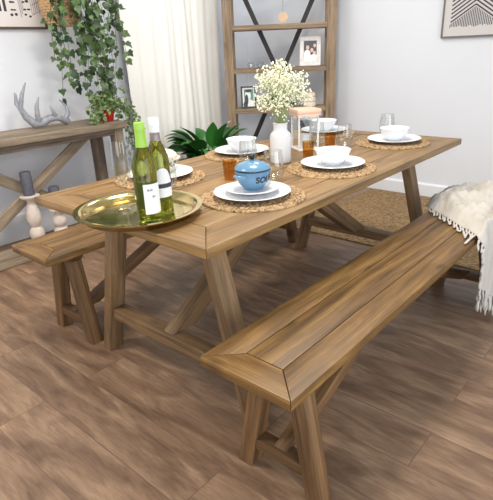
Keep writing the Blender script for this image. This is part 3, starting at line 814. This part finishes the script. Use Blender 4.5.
# peace lily on the floor
random.seed(5)
LP = Vector((2.13, 2.10, 0))
lp = thing('peace_lily', 'dark green broad leaved plant on the floor between curtain and shelf', 'plant', LP)
b = MB(); b.lathe([(0, 0.001), (.10, .001), (.105, .006), (.135, .24), (.14, .245), (.14, .26), (.13, .26), (.125, .23), (0, .225)], n=40); obj('pot', b, M['pot_grey'], lp, angle=40)
b = MB(); b.lathe([(0, .238), (.127, .236), (.124, .23), (0, .229)], n=24); obj('soil', b, M['soil'], lp)
def blade(mb, st, base, az, lean, L, W, stem, tint):
    dirh = Vector((math.cos(az), math.sin(az), 0)); p = Vector(base); ang = PI / 2 - lean * .3
    sp = [p.copy()]
    for i in range(5):
        ang -= lean * .08; p = p + (dirh * math.cos(ang) + Vector((0, 0, math.sin(ang)))) * stem / 5; sp.append(p.copy())
    st.tube(sp, [.005, .0045, .004, .004, .0035, .003], 5)
    side = dirh.cross(Vector((0, 0, 1))); n = 11; vs = []; fs = []
    for i in range(n):
        t = i / (n - 1); w_ = W * (math.sin(PI * t ** .75)) ** .9 if 0 < t < 1 else .001
        nn = Vector((0, 0, 1)) * math.cos(ang) - dirh * math.sin(ang)
        for s_ in (-1, 0, 1): vs.append(p + side * s_ * w_ / 2 + nn * (abs(s_) * w_ * .22))
        ang -= lean * .16; p = p + (dirh * math.cos(ang) + Vector((0, 0, math.sin(ang)))) * L / (n - 1)
    for i in range(n - 1):
        for k in range(2): fs.append((i * 3 + k, i * 3 + k + 1, i * 3 + k + 4, i * 3 + k + 3))
    mb.add(vs, fs, tint=tint)
st = MB(); fo = MB()
for k in range(44):
    az = rnd(0, 2 * PI); blade(fo, st, (.05 * math.cos(az), .05 * math.sin(az), .235), az, rnd(.5, 1.15), rnd(.20, .30), rnd(.10, .145), rnd(.14, .32), rnd(0, 1))
for az, ln in ((2.7, .45), (-.9, .45), (-2.2, .3), (-.6, .62), (2.3, .8), (-1.6, .35)):
    blade(fo, st, (.03 * math.cos(az), .03 * math.sin(az), .235), az, ln, .26, .11, .28, rnd(.2, .9))
blade(fo, st, (0, 0, .235), 2.9, 1.35, .30, .13, .20, .4); blade(fo, st, (0, 0, .235), 3.4, 1.4, .28, .12, .16, .6)
obj('stems', st, M['lily'], lp); obj('foliage', fo, M['lily'], lp, angle=70)
fo = MB(); st = MB(); blade(fo, st, (.02, -.01, .235), -.7, .42, .12, .055, .40, .5)
fl = obj('flower', fo, M['cap_white'], lp); obj('flower_stem', st, M['lily'], fl)

# curtain over the left wall
cu = MB()
def cfn(u, v):
    x = 1.74 + 1.08 * u; z = .012 + 2.5 * v
    fold = .38 * (.020 * math.sin(2 * PI * (6.2 * u + .25 * math.sin(5 * u))) + .010 * math.sin(2 * PI * 14 * u + 1) + .006 * math.sin(9 * z + 7 * u))
    amp = .55 + .75 * math.exp(-((u - .55) / .16) ** 2)
    return (x + .01 * math.sin(3 * z + 9 * u), 2.60 + fold * amp, z)
cu.grid(cfn, 180, 24)
co = obj('curtain', cu, M['curtain'], org=(2.2, 2.60, 0), angle=80)
sm = co.modifiers.new('thick', 'SOLIDIFY'); sm.thickness = .003
tag(co, 'long cream curtain hanging in soft folds along the left wall', 'curtain')

# ------------------------------------------------------------------ shelving unit across the corner
hx, hy = .79696, .60403
SO = Vector((-.8494 + 4.6 * hx, -.9001 + 4.6 * hy, 0))
SRZ = math.atan2(-hx, hy)           # local +x runs to the viewer's right, local +y away
su = thing('shelving_unit', 'tall open rustic wooden shelving unit with black metal cross straps in the corner', 'shelf', SO, SRZ)
def sloc(u, v, z): return SO + Vector((hy, -hx, 0)) * u + Vector((hx, hy, 0)) * v + Vector((0, 0, z))
SD = .24
for (u0, u1) in ((-.485, -.405), (.400, .480)):
    b = MB(); b.box((u0, 0, .001), (u1, .035, 1.98), (0, 0, 1), .004, 2); obj('post', b, M['shelf'], su)
    b = MB(); b.box((u0, SD - .035, .001), (u1, SD, 1.98), (0, 0, 1), .004, 2); obj('post', b, M['shelf'], su)
    for zz in (.10, .42, .74, 1.085, 1.43, 1.78):
        b = MB(); b.box((u0 + .02, .0355, zz - .055), (u1 - .02, SD - .0355, zz - .015), (0, 1, 0), .002); obj('side_rail', b, M['shelf'], su)
SHZ = [.08, .42, .765, 1.107, 1.453, 1.80]
for zz in SHZ:
    b = MB(); b.box((-.4045, .004, zz - .042), (.3995, SD - .037, zz), (1, 0, 0), .003, 2); obj('shelf_board', b, M['shelf'], su)
for sg in (1, -1):
    b = MB(); n_ = Vector((sg * .80, 0, 1.42)).normalized()
    yb = SD - .030 + (0.004 if sg > 0 else 0)
    x0 = -sg * .40
    hw = .022
    ys = SD - (.034 if sg > 0 else .030)
    b.prism([(x0 - hw, ys, .15), (x0 + hw, ys, .15), (x0 + hw + sg * .80, ys, 1.89), (x0 - hw + sg * .80, ys, 1.89)], (0, .003, 0), bevel=0)
    obj('cross_strap', b, M['black_metal'], su, smooth=False)

def place(o, u, v, z, rz=0):
    o.location = sloc(u, v, z); o.rotation_euler = (0, 0, SRZ + rz); return o
def disc(mb, cx, cz, rx, rz_, y, n=18):
    mb.add([(cx + rx * math.cos(2 * PI * k / n), y, cz + rz_ * math.sin(2 * PI * k / n)) for k in range(n)], [tuple(range(n))])
def rectp(mb, x0, x1, z0, z1, y): mb.add([(x0, y, z0), (x1, y, z0), (x1, y, z1), (x0, y, z1)], [(0, 1, 2, 3)])
def tiltback(mb, deg):
    m = Matrix.Rotation(math.radians(-deg), 3, 'X'); mb.v = [m @ v for v in mb.v]; return mb
def photo_frame(name, label, W, H, bw, fm, u, v, z, rz, build, tilt=10):
    t = thing(name, label, 'photo frame')
    place(t, u, v, z, rz)
    b = MB()
    for a, c in (((-W / 2, 0, 0), (W / 2, .014, bw)), ((-W / 2, 0, H - bw), (W / 2, .014, H)), ((-W / 2, 0, bw), (-W / 2 + bw, .014, H - bw)), ((W / 2 - bw, 0, bw), (W / 2, .014, H - bw))):
        b.box(a, c, bevel=.0015)
    tiltback(b, tilt); obj('border', b, fm, t)
    p = MB(); p.box((-W / 2 + bw, .006, bw), (W / 2 - bw, .011, H - bw), bevel=0); tiltback(p, tilt)
    ph = obj('photo', p, M['photo_white'], t, smooth=False)
    for nm, mt, shapes in build:
        q = MB()
        for j, s_ in enumerate(shapes):
            yy = .0055 - s_[5] * .0002
            if s_[0] == 'd': disc(q, s_[1], s_[2], s_[3], s_[4], yy)
            else: rectp(q, s_[1], s_[2], s_[3], s_[4], yy)
        tiltback(q, tilt); obj(nm, q, mt, ph, smooth=False)
    s_ = MB(); s_.prism([(-.02, .013, .0), (.02, .013, .0), (.012, .013, H * .7), (-.012, .013, H * .7)], (0, .003, 0), bevel=0); tiltback(s_, -14)
    s_.v = [Vector((v_.x, v_.y + H * .28, v_.z)) for v_ in s_.v]
    mz = min(v_.z for v_ in s_.v); s_.v = [Vector((v_.x, v_.y, v_.z - mz)) for v_ in s_.v]
    obj('stand', s_, fm, t)
    return t
W, H = .18, .24
photo_frame('photo_frame', 'white framed family photo standing on upper shelf at the right', W, H, .034, M['frame_white'], .262, .05, SHZ[3] + .003, -.06, [
    ('dark_background', M['photo_dark'], [('r', -.055, .055, .090, .205, 1)]),
    ('faces', M['photo_skin'], [('d', -.022, .150, .014, .018, 2), ('d', .014, .128, .014, .017, 2), ('d', .038, .165, .012, .015, 2), ('d', .036, .105, .013, .016, 2)]),
    ('clothing', M['photo_white'], [('d', -.026, .100, .028, .032, 3), ('d', .030, .075, .026, .020, 3), ('r', -.055, .055, .036, .070, 2)])])
W, H = .135, .19
photo_frame('photo_frame', 'black framed photo standing on the lower shelf at the left', W, H, .013, M['frame_black'], -.285, .06, SHZ[2] + .003, .18, [
    ('green_background', M['photo_green'], [('r', -.04, .045, .03, .165, 1)]),
    ('light_figure', M['photo_white'], [('d', -.005, .110, .026, .045, 2), ('d', .008, .045, .036, .030, 2)]),
    ('dark_figure', M['photo_dark'], [('d', -.018, .075, .016, .045, 3), ('d', .0, .150, .030, .014, 3), ('d', -.03, .03, .02, .03, 3)])])
# disc ornament
od = thing('hanging_ornament', 'round pale wooden disc hanging on a cord from the shelving unit', 'ornament'); place(od, .03, .10, 1.445 + .060)
b = MB()
b.prism([(.042 * math.cos(2 * PI * k / 28), -.005, .042 * math.sin(2 * PI * k / 28)) for k in range(28)], (0, .010, 0), bevel=.002); obj('disc', b, M['woodslice'], od, angle=30)
b = MB(); b.tube([(0, 0, .040), (0, 0, 1.757 - 1.505)], .0016, 5); obj('cord', b, M['cord'], od)
# glass votives
def votive(u, label):
    b = MB(); b.lathe([(0, 0), (.020, 0), (.032, .018), (.034, .032), (.026, .048), (.0245, .048), (.032, .032), (.030, .018), (.018, .004), (0, .004)], n=24)
    o = obj('votive_glass', b, M['glass'], angle=60); place(o, u, .07, SHZ[3] + .0005); tag(o, label, 'glass', 'glass tealight holders on the shelf')
votive(-.255, 'small round clear glass tealight holder on shelf, left of the pair'); votive(-.175, 'small round clear glass tealight holder on shelf, right of the pair')
# stacked tiered pot
tp = thing('tiered_jar', 'small cream three tiered jar on the lower shelf near right post', 'jar'); place(tp, .26, .09, SHZ[2] + .0005)
for k in range(3):
    b = MB(); z0 = k * .040; r = .060 - .003 * k
    b.lathe([(0, z0), (r - .004, z0), (r, z0 + .005), (r, z0 + .030), (r - .004, z0 + .0345), (0, z0 + .0345)], n=36); obj('tier', b, M['cream_cer'], tp, angle=30)
    b = MB(); b.lathe([(0, z0 + .0345), (r - .008, z0 + .0345), (r - .008, z0 + .040), (0, z0 + .040)], n=36); obj('band', b, M['woodslice'], tp, angle=30)
# small dark green vase with leaves on the lower shelf
gv = thing('shelf_plant', 'small dark green potted plant on lower shelf behind the dried flowers', 'plant'); place(gv, .005, .10, SHZ[2] + .0005)
b = MB(); b.lathe([(0, 0), (.045, 0), (.060, .03), (.062, .07), (.050, .10), (.045, .10), (.05, .07), (0, .06)], n=28); obj('pot', b, M['darkgreen_glass'], gv, angle=50)
fo = MB(); random.seed(8)
for k in range(36):
    a = rnd(0, 2 * PI); leaf(fo, (.035 * math.cos(a), .035 * math.sin(a), .095), (math.cos(a) * .6, math.sin(a) * .6, rnd(.3, 1)), (0, -.3, 1), rnd(.04, .065), OVAL, rnd(0, .6))
obj('foliage', fo, M['ivy'], gv, angle=60)

# ------------------------------------------------------------------ pictures on the walls
def flatstroke(mb, p0, p1, w, y):   # strip in the wall plane (x along wall, z up)
    p0 = Vector((p0[0], 0, p0[1])); p1 = Vector((p1[0], 0, p1[1])); d = (p1 - p0).normalized(); s_ = Vector((-d.z, 0, d.x)) * w / 2
    mb.add([Vector((q.x, y, q.z)) for q in (p0 - s_, p1 - s_, p1 + s_, p0 + s_)], [(0, 1, 2, 3)])
def wall_picture(label, W, H, loc, rz, fm, fw, paper, draw):
    t = thing('wall_picture', label, 'picture', loc, rz)
    b = MB()
    for a, c in (((0, -.025, 0), (W, 0, fw)), ((0, -.025, H - fw), (W, 0, H)), ((0, -.025, fw), (fw, 0, H - fw)), ((W - fw, -.025, fw), (W, 0, H - fw))): b.box(a, c, bevel=.0015)
    obj('frame', b, fm, t)
    b = MB(); b.box((fw, -.016, fw), (W - fw, -.004, H - fw), bevel=0); p = obj('print', b, paper, t, smooth=False)
    draw(p)
random.seed(3)
def draw_left(p):
    a = MB(); m = MB(); W = .75
    for k in range(6):
        x = .30 + .034 * k; flatstroke(a, (x, rnd(.085, .12)), (x - .012, .58), rnd(.010, .020), -.0165)
    for k in range(3): flatstroke(m, (.575 + .010 * k, .075 + .02 * k), (.545 + .012 * k, .58), .005, -.0165)
    for cx in (.51, .535, .605, .635):
        for k in range(12):
            disc(a, cx + rnd(-.006, .006), .085 + .042 * k + rnd(-.008, .008), rnd(.008, .014), rnd(.005, .009), -.0166)
    for k in range(6):
        flatstroke(m, (.655 + .014 * k, .08 + rnd(0, .05)), (.648 + .014 * k, .58), .0035, -.0165)
    for k in range(8): flatstroke(m, (.65, .09 + .06 * k), (.728, .12 + .06 * k), .0035, -.0165)
    obj('dark_strokes', a, M['art_ink'], p, smooth=False); obj('grey_strokes', m, M['art_mid'], p, smooth=False)
wall_picture('wide framed print with dark ink strokes hanging high on the left wall', .75, .62, (1.165 - .75, WY - .002, 1.452), 0, M['frame_brown'], .016, M['paper'], draw_left)
def draw_right(par):
    a = MB(); W, H = .62, .80
    m0 = .065; pts = [(m0, .11), (.24, .225), (.40, .115), (.555, .215)]
    for k in range(16):
        off = .0285 * k
        for (p, q) in zip(pts[:-1], pts[1:]):
            if off > .12 and .24 < (p[0] + q[0]) / 2 < .40: continue
            if max(p[1], q[1]) + off < H - .06: flatstroke(a, (p[0], p[1] + off), (q[0], q[1] + off), .010, -.0165)
    for k in range(12):
        z = .345 + .030 * k
        flatstroke(a, (.255, z - .02), (.385, z + .07), .009, -.0165)
    n = 40
    for k in range(n):
        x = m0 + (.555 - m0) * k / (n - 1)
        for (p, q) in zip(pts[:-1], pts[1:]):
            if p[0] <= x <= q[0]: zt = p[1] + (q[1] - p[1]) * (x - p[0]) / (q[0] - p[0])
        flatstroke(a, (x - .003, .078 + rnd(-.008, .012)), (x, zt - .014), .006, -.0165)
    obj('line_drawing', a, M['art_ink'], par, smooth=False)
wall_picture('framed black line print of peaks on the right wall', .62, .80, (WX - .002, .703, 1.283), -PI / 2, M['frame_grey'], .012, M['paper_grey'], draw_right)

# ------------------------------------------------------------------ throw over the far end of the bench
random.seed(17)
th = thing('throw', 'crumpled white fringed throw draped over the far end of the front bench', 'throw', (1.65, -.2, 0))
to_ = Vector((1.65, -.2, 0))
from mathutils import noise as mnoise
def lump(x, y):
    def rg(sx, sy, o): return 1 - min(1, 2.2 * abs(mnoise.noise(Vector((x * sx + o, y * sy - o, o)))))
    return .25 + .30 * rg(4.5, 7, 1.3) + .24 * rg(11, 15, 4.1) + .14 * rg(24, 30, 7.7) + .30 * mnoise.noise(Vector((x * 6, y * 6, 3)))
YE = -.340
def tfn(u, v):
    # v: 0 at the back edge on the bench, runs over the top, past the front edge and down
    s_ = v * (.60 + .22 * min(1, u * 1.6))
    y = .005 - s_
    near = 1.555 - max(0, min(1, (.005 - y) / .36)) * .32
    far = 2.02
    hang = 0
    if y < YE: hang = YE - y; yy = YE
    else: yy = y
    x = near + (far - near) * u
    if hang > 0:
        k = min(1, hang / .35)
        near2 = 1.235 + .04 * k; far2 = 2.00 - .16 * k
        x = near2 + (far2 - near2) * u + .012 * math.sin(20 * hang + 14 * u)
    edge = min(1, u * 6, (1 - u) * 5) ; eb = min(1, v * 9)
    z = BH + .006 + (.010 + .088 * lump(x, yy) * (.35 + .65 * eb)) * (edge * .9 + .1) * (1 if hang == 0 else 1)
    if hang > 0:
        e = min(1, hang / .06)
        top = z
        z = top * (1 - e) + (BH + .012) * e if hang < .06 else BH + .012
        z = min(z, top) - hang * .96
        yy = YE - .016 * min(1, hang / .03) - .020 * (.5 + .5 * math.sin(26 * u * PI / 2 + 6 * hang)) * min(1, hang / .05)
    else:
        d = (yy - YE)
        if d < .05: z = BH + .012 + (z - BH - .012) * (.45 + .55 * d / .05)
    return Vector((x, yy, z))
b = MB(); b.grid(tfn, 84, 96)
o = obj('cloth', b, M['throw'], th, to_, angle=180)
sm = o.modifiers.new('thick', 'SOLIDIFY'); sm.thickness = .005; sm.offset = 1
fr = MB()
def tassel(p, d, L):
    p = Vector(p); pts = [p]; q = p.copy(); dd = Vector(d)
    for i in range(5):
        q = q + (dd + Vector((rnd(-.25, .25), rnd(-.25, .25), rnd(-.05, .05)))) * L / 5
        pts.append(q.copy())
    return pts
for k in range(46):          # along the hanging hem
    u = k / 45; p = tfn(u, 1); pts = tassel(p + Vector((0, -.003, .004)), (rnd(-.1, .1), rnd(-.08, .02), -1), rnd(.06, .11))
    fr.tube(pts, [.0045, .006, .0045, .0065, .006, .003], 6)
for k in range(30):          # along the near edge lying on the bench and down its front
    v = .04 + .94 * k / 29
    p = tfn(0, v)
    if p.y > YE - .001:
        pts = tassel(p + Vector((.004, 0, .004)), (-.9, -.35, 0), rnd(.05, .085) if v < .36 else rnd(.08, .12)); pts = [Vector((q.x, max(q.y, YE + .02), BH + .007 + .003 * (i % 2)) ) if i else q for i, q in enumerate(pts)]
    else:
        pts = tassel(p + Vector((0, -.002, 0)), (-.35, -.1, -1), rnd(.035, .055))
    fr.tube(pts, [.004, .0055, .004, .0055, .005, .003], 6)
obj('fringe', fr, M['fringe'], th, to_, angle=180)

# ------------------------------------------------------------------ light
w_ = bpy.data.worlds.new('room_light'); S.world = w_; w_.use_nodes = True
bg = w_.node_tree.nodes['Background']; bg.inputs['Color'].default_value = (.92, .955, 1.0, 1); bg.inputs['Strength'].default_value = .46
def area(name, loc, target, sx, sy, power, col):
    l = bpy.data.lights.new(name, 'AREA'); l.shape = 'RECTANGLE'; l.size = sx; l.size_y = sy; l.energy = power; l.color = col
    o = bpy.data.objects.new(name, l); C.objects.link(o); o.location = loc
    o.rotation_euler = (Vector(target) - Vector(loc)).to_track_quat('-Z', 'Y').to_euler(); return o
area('shop_window_light', (-.4, -3.5, 1.45), (-.2, 1.5, .9), 3.8, 2.2, 92, (.90, .95, 1.0))
area('ceiling_lamp_or_fill', (.75, .30, 2.65), (.75, .30, 0), .5, .5, 34, (1.0, .90, .76))
area('side_fill_light', (-2.9, -1.2, 1.3), (.6, 2.6, .5), 2.0, 1.8, 34, (.95, .97, 1.0))  # added fill from camera left to brighten the lower left wall; no window
area('ceiling_lamp_or_fill', (2.0, 1.3, 2.65), (2.1, 1.4, 0), .8, .8, 16, (1.0, .97, .92))  # added overhead fill to brighten the shelf corner and curtain; no actual lamp
area('ceiling_lamp_or_fill', (-1.0, 1.2, 2.65), (-.7, 1.2, 0), .5, .5, 34, (1.0, .88, .74))

# ------------------------------------------------------------------ camera
cam = bpy.data.cameras.new('camera'); co = bpy.data.objects.new('camera', cam); C.objects.link(co)
fw = Vector((0.69286949, 0.61609924, -0.37463795)); r = Vector((0.65195614, -0.75722607, -0.03952052)); u = Vector((0.30803418, 0.21686496, 0.92632852))
mt = Matrix((( r.x, u.x, -fw.x), (r.y, u.y, -fw.y), (r.z, u.z, -fw.z))).to_4x4()
mt.translation = Vector((-.8494264, -.9001004, 1.26164991)); co.matrix_world = mt
cam.sensor_fit = 'VERTICAL'; cam.sensor_height = 36; cam.lens = 495.4933 / 500 * 36; cam.clip_start = .05
S.camera = co
vs_ = S.view_settings; vs_.view_transform = 'Standard'; vs_.look = 'None'; vs_.gamma = 1; vs_.exposure = 0.32; vs_.use_curve_mapping = False
